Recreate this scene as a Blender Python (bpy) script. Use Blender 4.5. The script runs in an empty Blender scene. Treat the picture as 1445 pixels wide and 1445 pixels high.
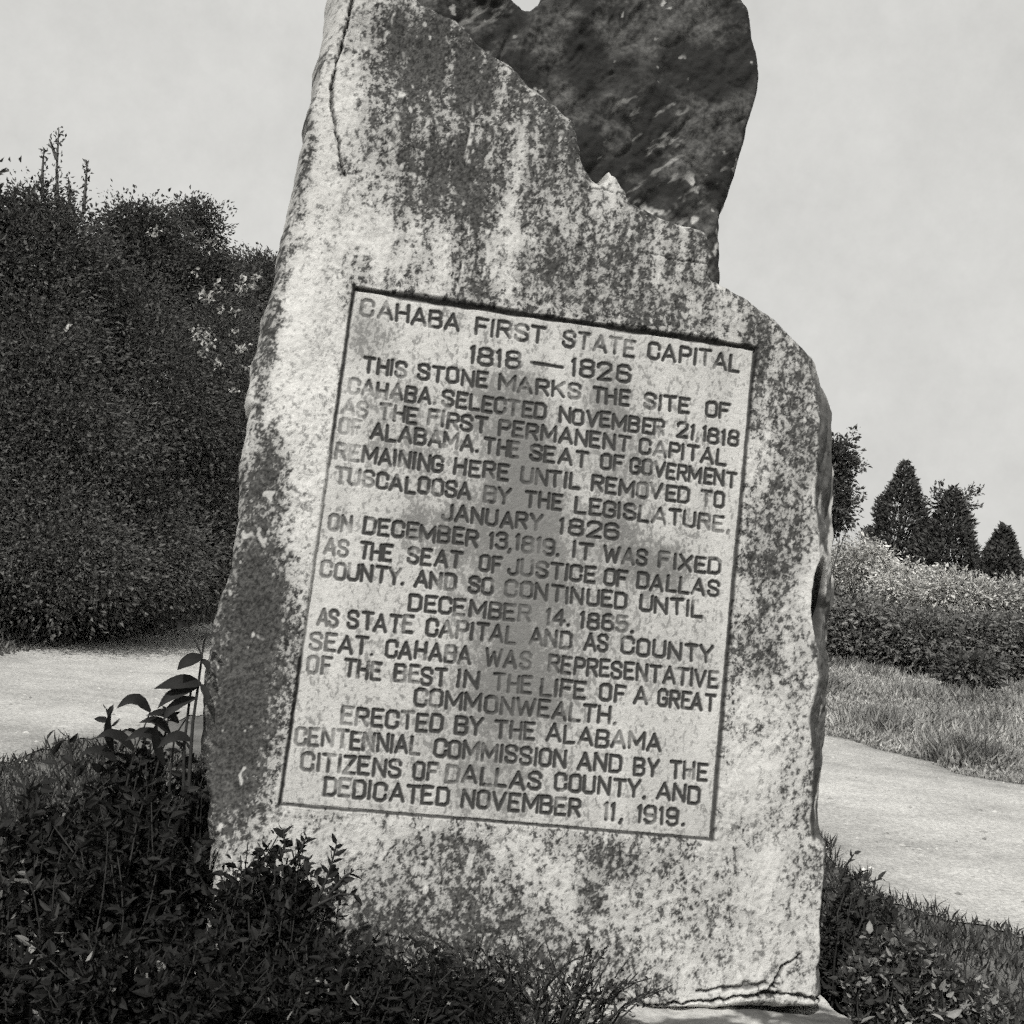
import bpy, math, random
import numpy as np
from mathutils import Vector, Matrix

random.seed(7)
RNG = np.random.default_rng(11)
SC = bpy.context.scene
COL = SC.collection

# ------------------------------------------------------------------ camera
F_PX, CTR = 1745.0, 722.5                 # focal length in photo pixels, principal point
ROLL, PITCH, CAM_H = math.radians(6.5), math.radians(1.7), 1.32
_U = np.array([math.sin(ROLL)*math.cos(PITCH), -math.cos(ROLL)*math.cos(PITCH), math.sin(PITCH)])
_Y = np.array([0, 0, 1.0]) - _U*_U[2]; _Y /= np.linalg.norm(_Y)
_X = np.cross(_Y, _U)
M = np.array([_X, _Y, _U])                # camera (right, down, forward) -> world
CAM = np.array([0, 0, CAM_H])
cd = bpy.data.cameras.new("camera"); cam = bpy.data.objects.new("camera", cd); COL.objects.link(cam)
cd.sensor_width = 36; cd.lens = 36*F_PX/1445; cd.clip_start = 0.05; cd.clip_end = 3000
_r, _u, _b = M@np.array([1., 0, 0]), M@np.array([0, -1., 0]), M@np.array([0, 0, -1.])
cam.matrix_world = Matrix(((_r[0], _u[0], _b[0], 0), (_r[1], _u[1], _b[1], 0), (_r[2], _u[2], _b[2], CAM_H), (0, 0, 0, 1)))
SC.camera = cam

# ------------------------------------------------------------------ light
SUN_DIR = Vector((-0.20, -0.66, 0.72)).normalized()      # towards the sun
elev = math.asin(SUN_DIR.z)
world = bpy.data.worlds.new("World"); SC.world = world; world.use_nodes = True
nt = world.node_tree; nt.nodes.clear()
out = nt.nodes.new("ShaderNodeOutputWorld"); bg = nt.nodes.new("ShaderNodeBackground")
sky = nt.nodes.new("ShaderNodeTexSky"); sky.sky_type = 'NISHITA'; sky.sun_disc = False
sky.sun_elevation = elev; sky.sun_rotation = math.atan2(SUN_DIR.x, SUN_DIR.y)
sky.air_density = 1.2; sky.dust_density = 4.0
bw = nt.nodes.new("ShaderNodeRGBToBW"); nt.links.new(sky.outputs[0], bw.inputs[0])
# thin high overcast over the clear sky: pale cloud veil with faint mottling
tc = nt.nodes.new("ShaderNodeTexCoord")
nz = nt.nodes.new("ShaderNodeTexNoise"); nz.inputs['Scale'].default_value = 8; nz.inputs['Detail'].default_value = 9
nz.inputs['Roughness'].default_value = 0.72
nt.links.new(tc.outputs['Generated'], nz.inputs['Vector'])
mr = nt.nodes.new("ShaderNodeMapRange"); mr.inputs['To Min'].default_value = 3.8; mr.inputs['To Max'].default_value = 4.9
mr.inputs['From Min'].default_value = 0.25; mr.inputs['From Max'].default_value = 0.75
nt.links.new(nz.outputs['Fac'], mr.inputs['Value'])
mx = nt.nodes.new("ShaderNodeMix"); mx.data_type = 'FLOAT'; mx.inputs[0].default_value = 0.88
nt.links.new(bw.outputs[0], mx.inputs[2]); nt.links.new(mr.outputs[0], mx.inputs[3])
tint = nt.nodes.new("ShaderNodeMix"); tint.data_type = 'RGBA'; tint.blend_type = 'MULTIPLY'; tint.inputs[0].default_value = 1
nt.links.new(mx.outputs[0], tint.inputs[6]); tint.inputs[7].default_value = (1.0, 0.995, 0.96, 1)
nt.links.new(tint.outputs[2], bg.inputs[0]); bg.inputs[1].default_value = 0.125
nt.links.new(bg.outputs[0], out.inputs[0])
ld = bpy.data.lights.new("sun", 'SUN'); ld.energy = 3.0; ld.angle = math.radians(0.6); ld.color = (1, 0.985, 0.95)
sun = bpy.data.objects.new("sun", ld); COL.objects.link(sun)
sun.rotation_euler = SUN_DIR.to_track_quat('Z', 'Y').to_euler()
SC.view_settings.view_transform = 'Standard'; SC.view_settings.look = 'None'
SC.view_settings.exposure = 0.34; SC.view_settings.gamma = 1
SC.cycles.use_denoising = False       # keep the natural grain of the render
SC.cycles.use_adaptive_sampling = True; SC.cycles.adaptive_threshold = 0.12; SC.cycles.adaptive_min_samples = 10

# ------------------------------------------------------------------ helpers
def ray(px, py):
    d = np.stack([(np.asarray(px, float)-CTR)/F_PX, (np.asarray(py, float)-CTR)/F_PX, np.ones_like(np.asarray(px, float))], -1)
    return d@M.T
def ground(px, py, z=0.0):
    d = ray(px, py); t = (z-CAM_H)/d[..., 2]
    return CAM + d*t[..., None]
def at(px, py, depth):
    d = ray(px, py); return CAM + d*(depth/d[..., 1])[..., None]

def tag(o, label=None, cat=None, group=None, kind=None):
    if label: o['label'] = label
    if cat: o['category'] = cat
    if group: o['group'] = group
    if kind: o['kind'] = kind
    return o
def empty(name, loc, label, cat, group=None):
    o = bpy.data.objects.new(name, None); COL.objects.link(o); o.location = Vector(loc); o.empty_display_size = 0.1
    return tag(o, label, cat, group)
def mesh_obj(name, V, Fs, mat, parent=None, shade=None, smooth=True, worldspace=True):
    """V (n,3) world coordinates; Fs: list of index arrays (m,3) or (m,4)."""
    V = np.asarray(V, np.float32)
    if parent is not None and worldspace:
        V = V - np.array(parent.matrix_basis.translation if parent.parent is None else ROOT_LOC[parent.name], np.float32)
    me = bpy.data.meshes.new(name)
    if not isinstance(Fs, (list, tuple)): Fs = [Fs]
    Fs = [np.asarray(f, np.int32) for f in Fs if len(f)]
    nl = sum(f.size for f in Fs); nf = sum(len(f) for f in Fs)
    me.vertices.add(len(V)); me.vertices.foreach_set('co', V.ravel())
    me.loops.add(nl); me.loops.foreach_set('vertex_index', np.concatenate([f.ravel() for f in Fs]))
    st, c = [], 0
    for f in Fs:
        st.append(c+np.arange(len(f))*f.shape[1]); c += f.size
    me.polygons.add(nf); me.polygons.foreach_set('loop_start', np.concatenate(st).astype(np.int32))
    me.polygons.foreach_set('use_smooth', np.full(nf, smooth))
    me.update(calc_edges=True); me.validate()
    if shade is not None:
        at_ = me.color_attributes.new('shade', 'FLOAT_COLOR', 'POINT')
        s = np.asarray(shade, np.float32)
        rgba = np.stack([s, s, s, np.ones_like(s)], -1).astype(np.float32)
        at_.data.foreach_set('color', rgba.ravel())
    me.materials.append(mat)
    o = bpy.data.objects.new(name, me); COL.objects.link(o)
    if parent is not None:
        o.parent = parent
        ROOT_LOC[o.name] = ROOT_LOC.get(parent.name, tuple(parent.location)) if parent.parent else tuple(parent.location)
    else:
        ROOT_LOC[o.name] = (0, 0, 0)
    return o
ROOT_LOC = {}

def hsh(ix, iy, seed):
    h = (ix.astype(np.int64)*374761393 + iy.astype(np.int64)*668265263 + seed*2147483647) & 0xffffffff
    h = ((h ^ (h >> 13))*1274126177) & 0xffffffff
    h = ((h ^ (h >> 16))*2246822519) & 0xffffffff
    return ((h ^ (h >> 15)) & 0xffffff)/float(0xffffff)
def vn(x, y, seed=0):
    ix, iy = np.floor(x), np.floor(y); fx, fy = x-ix, y-iy
    fx = fx*fx*fx*(fx*(fx*6-15)+10); fy = fy*fy*fy*(fy*(fy*6-15)+10)
    a = hsh(ix, iy, seed); b = hsh(ix+1, iy, seed); c = hsh(ix, iy+1, seed); d = hsh(ix+1, iy+1, seed)
    return (a*(1-fx)+b*fx)*(1-fy)+(c*(1-fx)+d*fx)*fy
def fbm(x, y, octv=4, seed=0, gain=0.5):
    s, a, n = 0, 1, 0
    for i in range(octv):
        c, sn = math.cos(0.6*i+0.3), math.sin(0.6*i+0.3)
        s = s + a*vn((c*x-sn*y)*2**i+17.3*i, (sn*x+c*y)*2**i-9.1*i, seed+i*31); n += a; a *= gain
    return s/n
def sstep(a, b, x):
    t = np.clip((x-a)/(b-a), 0, 1); return t*t*(3-2*t)

TINT = (1.0, 0.988, 0.952)
def grey_mat(name, base=None, attr=True, rough=0.9, spec=0.2, nscale=60, namt=0.25, bump=0.0, bscale=200, transl=0.0):
    m = bpy.data.materials.new(name); m.use_nodes = True; t = m.node_tree; b = t.nodes['Principled BSDF']
    b.inputs['Roughness'].default_value = rough; b.inputs['Specular IOR Level'].default_value = spec
    co = t.nodes.new('ShaderNodeTexCoord'); n = t.nodes.new('ShaderNodeTexNoise')
    n.inputs['Scale'].default_value = nscale; n.inputs['Detail'].default_value = 6; n.inputs['Roughness'].default_value = 0.65
    t.links.new(co.outputs['Object'], n.inputs['Vector'])
    r = t.nodes.new('ShaderNodeMapRange'); r.inputs['From Min'].default_value = .3; r.inputs['From Max'].default_value = .7
    r.inputs['To Min'].default_value = 1-namt; r.inputs['To Max'].default_value = 1+namt
    t.links.new(n.outputs['Fac'], r.inputs['Value'])
    mul = t.nodes.new('ShaderNodeMath'); mul.operation = 'MULTIPLY'; t.links.new(r.outputs[0], mul.inputs[0])
    if attr:
        a = t.nodes.new('ShaderNodeAttribute'); a.attribute_name = 'shade'; t.links.new(a.outputs['Fac'], mul.inputs[1])
    else:
        mul.inputs[1].default_value = base
    tn = t.nodes.new('ShaderNodeMix'); tn.data_type = 'RGBA'; tn.blend_type = 'MULTIPLY'; tn.inputs[0].default_value = 1
    t.links.new(mul.outputs[0], tn.inputs[6]); tn.inputs[7].default_value = (*TINT, 1)
    t.links.new(tn.outputs[2], b.inputs['Base Color'])
    if bump:
        n2 = t.nodes.new('ShaderNodeTexNoise'); n2.inputs['Scale'].default_value = bscale; n2.inputs['Detail'].default_value = 5
        t.links.new(co.outputs['Object'], n2.inputs['Vector'])
        bp = t.nodes.new('ShaderNodeBump'); bp.inputs['Strength'].default_value = bump; bp.inputs['Distance'].default_value = 0.01
        t.links.new(n2.outputs['Fac'], bp.inputs['Height']); t.links.new(bp.outputs[0], b.inputs['Normal'])
    if transl:
        tr = t.nodes.new('ShaderNodeBsdfTranslucent'); t.links.new(tn.outputs[2], tr.inputs[0])
        ms = t.nodes.new('ShaderNodeMixShader'); ms.inputs[0].default_value = transl
        t.links.new(b.outputs[0], ms.inputs[1]); t.links.new(tr.outputs[0], ms.inputs[2])
        t.links.new(ms.outputs[0], t.nodes['Material Output'].inputs[0])
    return m
M_STONE = grey_mat('weathered_stone', nscale=300, namt=.12, bump=.25, bscale=260)
M_LEAF = grey_mat('leaf', rough=.65, spec=.18, nscale=25, namt=.3, transl=.22)
M_BARK = grey_mat('bark', .08, attr=False, nscale=30, namt=.4, bump=.4, bscale=60)
M_STEM = grey_mat('stem', .03, attr=False, nscale=30, namt=.4)
M_ROAD = grey_mat('gravel', rough=.95, nscale=45, namt=.4, bump=.5, bscale=70)
M_SOIL = grey_mat('turf_soil', .12, attr=False, nscale=3, namt=.5, bump=.6, bscale=40)
M_ROCK = grey_mat('pale_rock', nscale=30, namt=.25, bump=.4, bscale=60)

# ------------------------------------------------------------------ ground, road, bank
def axis(lo, hi, fine0, fine1, step):
    a = list(np.arange(fine0, fine1+1e-6, step)); s = step; x = fine1
    while x < hi: s *= 1.35; x += s; a.append(x)
    s = step; x = fine0
    while x > lo: s *= 1.35; x -= s; a.insert(0, x)
    return np.array(a)
gx, gy = axis(-900, 900, -9, 9, .35), axis(-60, 1500, 1, 26, .35)
GX, GY = np.meshgrid(gx, gy); nx_ = len(gx)
def quads(nr, nc):
    i = (np.arange(nr-1)[:, None]*nc+np.arange(nc-1)[None]).ravel()
    return np.stack([i, i+1, i+nc+1, i+nc], -1)
tag(mesh_obj('ground', np.stack([GX.ravel(), GY.ravel(), np.zeros(GX.size)], -1), quads(*GX.shape), M_SOIL), kind='structure')

def poly_sdf(P, X, Y):
    P = np.asarray(P, float); d2 = np.full(X.shape, 1e9); ins = np.zeros(X.shape, bool)
    for (ax, ay), (bx, by) in zip(P, np.roll(P, -1, 0)):
        ex, ey = bx-ax, by-ay; L = ex*ex+ey*ey+1e-12
        t = np.clip(((X-ax)*ex+(Y-ay)*ey)/L, 0, 1)
        d2 = np.minimum(d2, (X-ax-t*ex)**2+(Y-ay-t*ey)**2)
        c = ((ay > Y) != (by > Y)) & (X < (bx-ax)*(Y-ay)/((by-ay) if by != ay else 1e-12)+ax); ins ^= c
    return np.where(ins, np.sqrt(d2), -np.sqrt(d2))          # positive inside
rp = [ground(*p)[:2] for p in ((-260, 1150), (0, 1092), (110, 1050), (290, 1010), (700, 1100), (1165, 1190), (1255, 1268), (1360, 1300), (1620, 1370))]
rp += [np.array(p) for p in ((9, 4.6), (14, 8.5))]
rp += [ground(*p)[:2] for p in ((1560, 1135), (1375, 1096), (1250, 1063), (1165, 1040))]
rp += [np.array(p) for p in ((1.2, 11.4), (.2, 14), (-.4, 22), (-.8, 60), (-3.2, 60), (-3.6, 24))]
rp += [ground(*p)[:2] for p in ((300, 868), (220, 884), (120, 900), (0, 914), (-150, 935))]
rp += [np.array((-12, 9.0)), np.array((-12, 5.2))]
xs, ys = np.arange(-12.5, 14.5, .06), np.concatenate([np.arange(3.2, 17, .06), np.arange(17, 61, .5)])
RX, RY = np.meshgrid(xs, ys)
sd = poly_sdf(rp, RX, RY)+(fbm(RX*1.6, RY*1.6, 4, 5)-.5)*.5
keep = (sd > 0)
q = quads(*RX.shape); q = q[keep.ravel()[q].sum(1) >= 3]
used, inv = np.unique(q, return_inverse=True)
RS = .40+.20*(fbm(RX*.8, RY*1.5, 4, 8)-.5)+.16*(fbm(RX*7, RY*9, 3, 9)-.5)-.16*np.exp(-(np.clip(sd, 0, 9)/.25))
RZ = .006+.012*sstep(0, .25, sd)*(.4+fbm(RX*3, RY*3, 3, 4))
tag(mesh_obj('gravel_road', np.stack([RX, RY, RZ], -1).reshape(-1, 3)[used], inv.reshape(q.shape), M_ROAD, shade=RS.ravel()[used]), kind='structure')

pn = 5000; pxx = -6+RNG.random(pn)*13; pyy = 4.6+RNG.random(pn)**1.4*9
pk = poly_sdf(rp, pxx, pyy) > -.12; pxx, pyy = pxx[pk], pyy[pk]; pn = len(pxx); psz = .004+.013*RNG.random(pn)**4
oct_ = np.array([(1,0,0),(0,1,0),(-1,0,0),(0,-1,0),(0,0,1),(0,0,-1)], float); of_ = np.array([(0,1,4),(1,2,4),(2,3,4),(3,0,4),(1,0,5),(2,1,5),(3,2,5),(0,3,5)])
pv = oct_[None]*(psz[:, None, None]*(.6+.8*RNG.random((pn, 6, 1))))*np.array([1.2, 1, .7])+np.stack([pxx, pyy, .012+psz*.3], -1)[:, None]
tag(mesh_obj('pebbles', pv.reshape(-1, 3), (np.arange(pn)[:, None, None]*6+of_[None]).reshape(-1, 3), M_ROCK, shade=np.repeat(.16+.4*RNG.random(pn), 6), smooth=False), 'scattered small pebbles on the gravel road', 'pebbles', kind='stuff')

# overgrown bank rising left of the road
bl = np.array([ground(-400, 965)[:2], ground(-150, 938)[:2], ground(0, 914)[:2], ground(120, 901)[:2], ground(220, 884)[:2], ground(300, 868)[:2], (-3.7, 24), (-3.4, 45)])
tt = np.concatenate([[0], np.cumsum(np.linalg.norm(np.diff(bl, axis=0), axis=1))])
ts = np.linspace(0, tt[-1], 260); bx, by = np.interp(ts, tt, bl[:, 0]), np.interp(ts, tt, bl[:, 1])
tx, ty = np.gradient(bx), np.gradient(by); tl = np.hypot(tx, ty); nxv, nyv = -ty/tl, tx/tl
k = np.ones(25)/25; pad = lambda a: np.convolve(np.pad(a, 12, 'edge'), k, 'valid'); nxv, nyv = pad(nxv), pad(nyv)
off = np.concatenate([np.linspace(0, 3, 22), np.linspace(3.3, 14, 20)])
BX, BY = bx[:, None]+nxv[:, None]*off, by[:, None]+nyv[:, None]*off
def bank_z(o): return -.03+2.3*sstep(.1, 4.0, o)
BZ = bank_z(off)[None]*(.8+.4*fbm(BX*.5, BY*.5, 3, 3))+.25*(fbm(BX*2, BY*2, 3, 6)-.5)*sstep(0, .8, off)[None]
tag(mesh_obj('bank', np.stack([BX, BY, BZ], -1).reshape(-1, 3), quads(*BX.shape), grey_mat('bank_soil', .05, attr=False, nscale=4, namt=.5, bump=.5, bscale=20)), kind='structure')

# ------------------------------------------------------------------ the stone monument
quad_px = ((500, 405), (1068, 490), (1005, 1185), (395, 1135))      # carved border TL, TR, BR, BL
_c = [np.array([x-CTR, y-CTR, 1.]) for x, y in quad_px]
hv = np.cross(np.cross(_c[0], _c[1]), np.cross(_c[3], _c[2])); vv = np.cross(np.cross(_c[0], _c[3]), np.cross(_c[1], _c[2]))
hv /= hv[2]; vv /= vv[2]
d1 = np.array([hv[0], hv[1], F_PX]); d1 /= np.linalg.norm(d1); d2 = np.array([vv[0], vv[1], F_PX]); d2 /= np.linalg.norm(d2)
E1 = M@d1; E2 = M@d2; E2 -= E1*(E1@E2); E2 /= np.linalg.norm(E2); NF = np.cross(E1, E2)      # right, up, outward
def solve_plane(scale):
    return CAM + ray(742, 800)*scale
O = solve_plane(3.5)
def uv(px, py, z=0.0):
    d = ray(px, py); t = ((O-CAM)@NF+np.asarray(z))/(d@NF); P = CAM+d*np.asarray(t)[..., None]
    return np.stack([(P-O)@E1, (P-O)@E2], -1)
_q = [uv(*p) for p in quad_px]
_w = .5*(np.linalg.norm(_q[1]-_q[0])+np.linalg.norm(_q[2]-_q[3]))
O = solve_plane(3.5*1.2/_w)
PPM = 1.2/590                                                       # metres per photo pixel on the face
def to_world(u, v, z): return O+u[..., None]*E1+v[..., None]*E2+z[..., None]*NF
UVA = lambda pts, z=0.0: uv(np.array([p[0] for p in pts], float), np.array([p[1] for p in pts], float), z)

front_px = [(458,0),(451,50),(443,68),(439,111),(436,120),(429,138),(427,155),(430,172),(422,199),(415,230),(409,257),(401,291),(391,332),(383,393),(366,428),(360,469),(351,497),(347,530),(342,555),(344,569),(349,577),(343,613),(339,621),(333,649),(334,677),(333,718),(325,768),(320,799),(316,815),(308,833),(299,869),(293,900),(286,930),(284,960),(283,1000),(279,1052),(281,1088),(288,1121),(290,1198),(284,1300),(276,1425),(700,1428),(1172,1428),(1166,1350),(1161,1300),(1162,1200),(1157,1180),(1160,1120),(1163,1050),(1161,1000),(1166,950),(1173,880),(1180,852),(1183,830),(1179,790),(1181,745),(1180,700),(1181,650),(1182,580),(1173,545),(1162,522),(1158,508),(1140,490),(1115,465),(1090,436),(1062,415),(1047,406),(1036,398),(1022,392),(1010,386),(1008,350),(1006,332),(1000,324),(985,318),(962,315),(942,308),(916,297),(903,288),(893,284),(888,268),(880,258),(877,250),(870,244),(867,236),(860,232),(854,238),(853,248),(846,250),(836,237),(826,218),(822,192),(818,166),(803,156),(790,140),(772,122),(757,111),(741,90),(730,77),(714,69),(696,60),(680,48),(663,38),(645,22),(622,10),(602,-2),(580,-22),(540,-58),(500,-72),(470,-55),(460,-25)]
rear_px = [(1026,402),(1030,380),(1027,350),(1025,310),(1026,298),(1034,279),(1041,258),(1047,235),(1053,212),(1058,190),(1063,165),(1068,142),(1071,112),(1070,80),(1063,45),(1052,15),(1040,-6),(1015,-38),(965,-68),(880,-74),(800,-50),(768,-14),(760,4),(751,18),(739,28),(726,20),(712,8),(694,-6),(664,-26),(618,-40),(560,-44),(520,0),(510,300),(600,700),(980,700)]

# low-frequency shape and dark growth, both functions of the place on the stone
def shape_low(u, v): return .030*(fbm(u*1.7+3, v*1.7, 3, 21)-.5)
def shape_rough(u, v):
    return .018*(fbm(u*7, v*5, 4, 22)-.5)+.007*(fbm(u*30, v*22, 3, 23)-.5)+.0035*(fbm(u*90, v*80, 2, 24)-.5)
def seg_d(u, v, pts):
    q_ = UVA(pts); d = np.full(u.shape, 9.)
    for a, b in zip(q_[:-1], q_[1:]):
        e = b-a; t = np.clip(((u-a[0])*e[0]+(v-a[1])*e[1])/(e@e), 0, 1)
        d = np.minimum(d, np.hypot(u-a[0]-t*e[0], v-a[1]-t*e[1]))
    return d
def crack_d(u, v, pts):
    return seg_d(u+.02*(fbm(u*34, v*34, 4, 31, .65)-.5), v+.02*(fbm(u*34+9, v*34, 4, 32, .65)-.5), pts)/(.15+1.3*fbm(u*26, v*26, 3, 33))
cracks = [([(499,-10),(491,30),(479,70),(470,110),(468,140),(474,180),(480,215),(486,245)], .006, .022),
          ([(655,300),(652,340),(648,400)], .004, .004), ([(820,262),(850,268),(880,272),(925,300)], .003, .004),
          ([(905,358),(945,365),(1002,374)], .003, .005), ([(1010,388),(1007,350)], .005, .012),
          ([(790,1412),(850,1408),(930,1420),(1010,1412),(1085,1404),(1170,1412)], .007, .03),
          ([(1085,1404),(1096,1380),(1112,1362),(1130,1346)], .005, .02),
          ([(985,1398),(1030,1396),(1082,1390)], .009, .015), ([(440,205),(446,208)], .004, .008)]
# (x, y, rx, ry, amount) dark growth on the face, in photo pixels of the flat face
blots = [(590,75,75,52,.72),(690,95,75,60,.45),(560,110,30,60,.3),(600,40,60,25,.3),(765,150,50,60,.35),(600,240,50,48,.62),(655,250,45,50,.6),(663,340,22,75,.6),
         (665,420,28,30,.45),(575,290,40,24,.4),(730,200,80,70,.28),(800,225,24,40,.4),(840,330,70,60,.2),(940,345,70,45,.24),(760,330,70,90,.14),(900,420,120,50,.16),(1050,430,45,40,.34),
         (1115,490,45,40,.34),(1080,560,40,60,.35),(1130,600,40,45,.3),(1105,700,40,120,.25),(1080,780,40,60,.26),(1060,880,36,60,.33),(1110,940,40,60,.25),
         (385,395,16,90,.62),(372,470,14,60,.45),(366,540,10,50,.4),(368,655,26,45,.85),(366,740,26,80,.85),(352,830,46,60,.8),(345,930,52,80,.88),(325,1010,48,80,.9),(330,1080,44,60,.85),
         (315,1150,40,50,.6),(420,960,16,60,.3),(388,860,14,50,.55),(872,1210,26,24,.82),(832,1268,17,20,.65),(690,1240,34,30,.5),(690,1290,44,26,.42),(590,1230,60,46,.3),(545,1285,56,36,.36),(640,1200,30,14,.5),
         (780,1260,60,60,.2),(1000,1250,30,60,.2),(700,1330,110,30,.42),(540,1360,160,40,.6),(850,1370,90,30,.35),(430,1340,100,50,.6),(430,220,10,70,.55),(446,75,6,26,.6),(432,148,7,18,.6),
         (490,235,12,14,.3),(520,170,16,60,.25),(560,200,18,60,.35),(500,400,14,40,.4)]
panel_blots = [(730,600,42,70,.30),(735,700,36,90,.34),(760,780,40,90,.30),(700,800,60,70,.18),(700,930,36,60,.32),(770,960,60,40,.28),(860,760,36,40,.34),(880,650,45,50,.22),(930,800,34,26,.42),
               (860,560,26,40,.30),(800,860,60,50,.24),(620,660,44,60,.20),(640,760,50,40,.18),(590,740,30,20,.2),(660,1020,60,50,.18),(745,1000,40,60,.2),(560,600,26,50,.16),(520,470,22,30,.30),(680,560,60,40,.16),(950,930,60,40,.14),(700,1110,60,40,.16)]
def blot_sum(u, v, bl_):
    D = np.zeros(u.shape)
    for x, y, rx, ry, a in bl_:
        c = uv(x, y); e = ((u-c[0])/(rx*PPM*1.15))**2+((v-c[1])/(ry*PPM*1.15))**2
        m = e < 6
        D[m] = np.maximum(D[m], 0)+a*np.exp(-.7*e[m]**1.5)
    return D
def stone_shade(u, v, panel):
    wu = u+.03*(fbm(u*9, v*9, 3, 41)-.5); wv = v+.03*(fbm(u*9+7, v*9, 3, 42)-.5)
    n = fbm(u*80+.2*np.sin(v*90), v*66, 4, 43, .85); n = np.clip((n-.5)*3.0+.5, 0, 1)
    mid = fbm(u*11, v*8, 3, 44)
    base = .505+.13*(fbm(u*3, v*2.2, 3, 45)-.5)+.09*(fbm(u*160, v*150, 2, 46)-.5)
    if panel:
        D = 1.6*blot_sum(wu, wv, panel_blots)+.16+.5*(fbm(u*15, v*3.5, 4, 47)-.5)
        n2 = fbm(u*110, v*75, 3, 48, .7); n2 = np.clip((n2-.5)*2.2+.5, 0, 1)
        k_ = sstep(-.22, .22, D-n2)
        ds = np.clip(D, 0, .8); return base*(1-.62*ds)*(1-k_)+k_*(.25-.10*ds)
    g = np.zeros(u.shape)
    # pale strip down the left of the face, speckled growth elsewhere
    ax_ = UVA([(475,-60),(478,200),(440,400),(420,600),(410,800),(385,1100),(330,1420)])
    o_ = np.argsort(ax_[:, 1]); left = np.interp(v, ax_[o_, 1], ax_[o_, 0])
    g = sstep(.06, .20, u-left+.1*(mid-.5))
    top = sstep(uv(700, 620)[1], uv(700, 330)[1], v); low = sstep(uv(700, 1120)[1], uv(700, 1300)[1], v)
    D = g*(.21+.15*top-.10*low)+.03+(mid-.5)*1.15*(.25+.75*g)*(1-.5*low)+blot_sum(wu, wv, blots)
    D = np.where(D > .55, .55+(D-.55)*.62, D)
    st_ = fbm(u*26+.6*fbm(u*8, v*8, 2, 53), v*2.6, 4, 54, .6)-.5                 # run-off streaks
    D = D+st_*(1.0*top+.45)*g
    soft = np.clip(D, 0, .75); base = base*(1-.48*soft)
    t_ = D-n-.06+.2*(fbm(u*230, v*190, 2, 52)-.5)
    mid_t = .25+.12*(fbm(u*50, v*30, 3, 49)-.5)
    k1, k2 = sstep(-.34, .02, t_), sstep(-.06, .22, t_)
    sh = base*(1-k1)+k1*mid_t; sh = sh*(1-k2)+k2*np.clip(.050+.16*(fbm(u*170, v*150, 3, 51, .8)-.47), .018, .2)
    # bright chips
    chips = sstep(.82, .88, fbm(u*44, v*30, 2, 50))*.7; sh = sh*(1-chips)+.52*chips
    for pts, w, dp in cracks:
        sh *= 1-.7*sstep(w*1.3, w*.4, crack_d(u, v, pts))
    for x, y, rx, ry in ((568,130,9,6),(610,128,5,9),(657,350,2.2,50),(648,330,3,1.5),(862,238,9,16),(880,262,8,10),(665,190,3,50),(560,190,9,30)):
        c = uv(x, y); e = ((wu-c[0])/(rx*PPM))**2+((wv-c[1])/(ry*PPM))**2; kk = sstep(1.5, .3, e)*.75*sstep(.38, .62, fbm(u*70, v*45, 3, 56)); sh = sh*(1-kk)+.55*kk
    return sh

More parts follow.
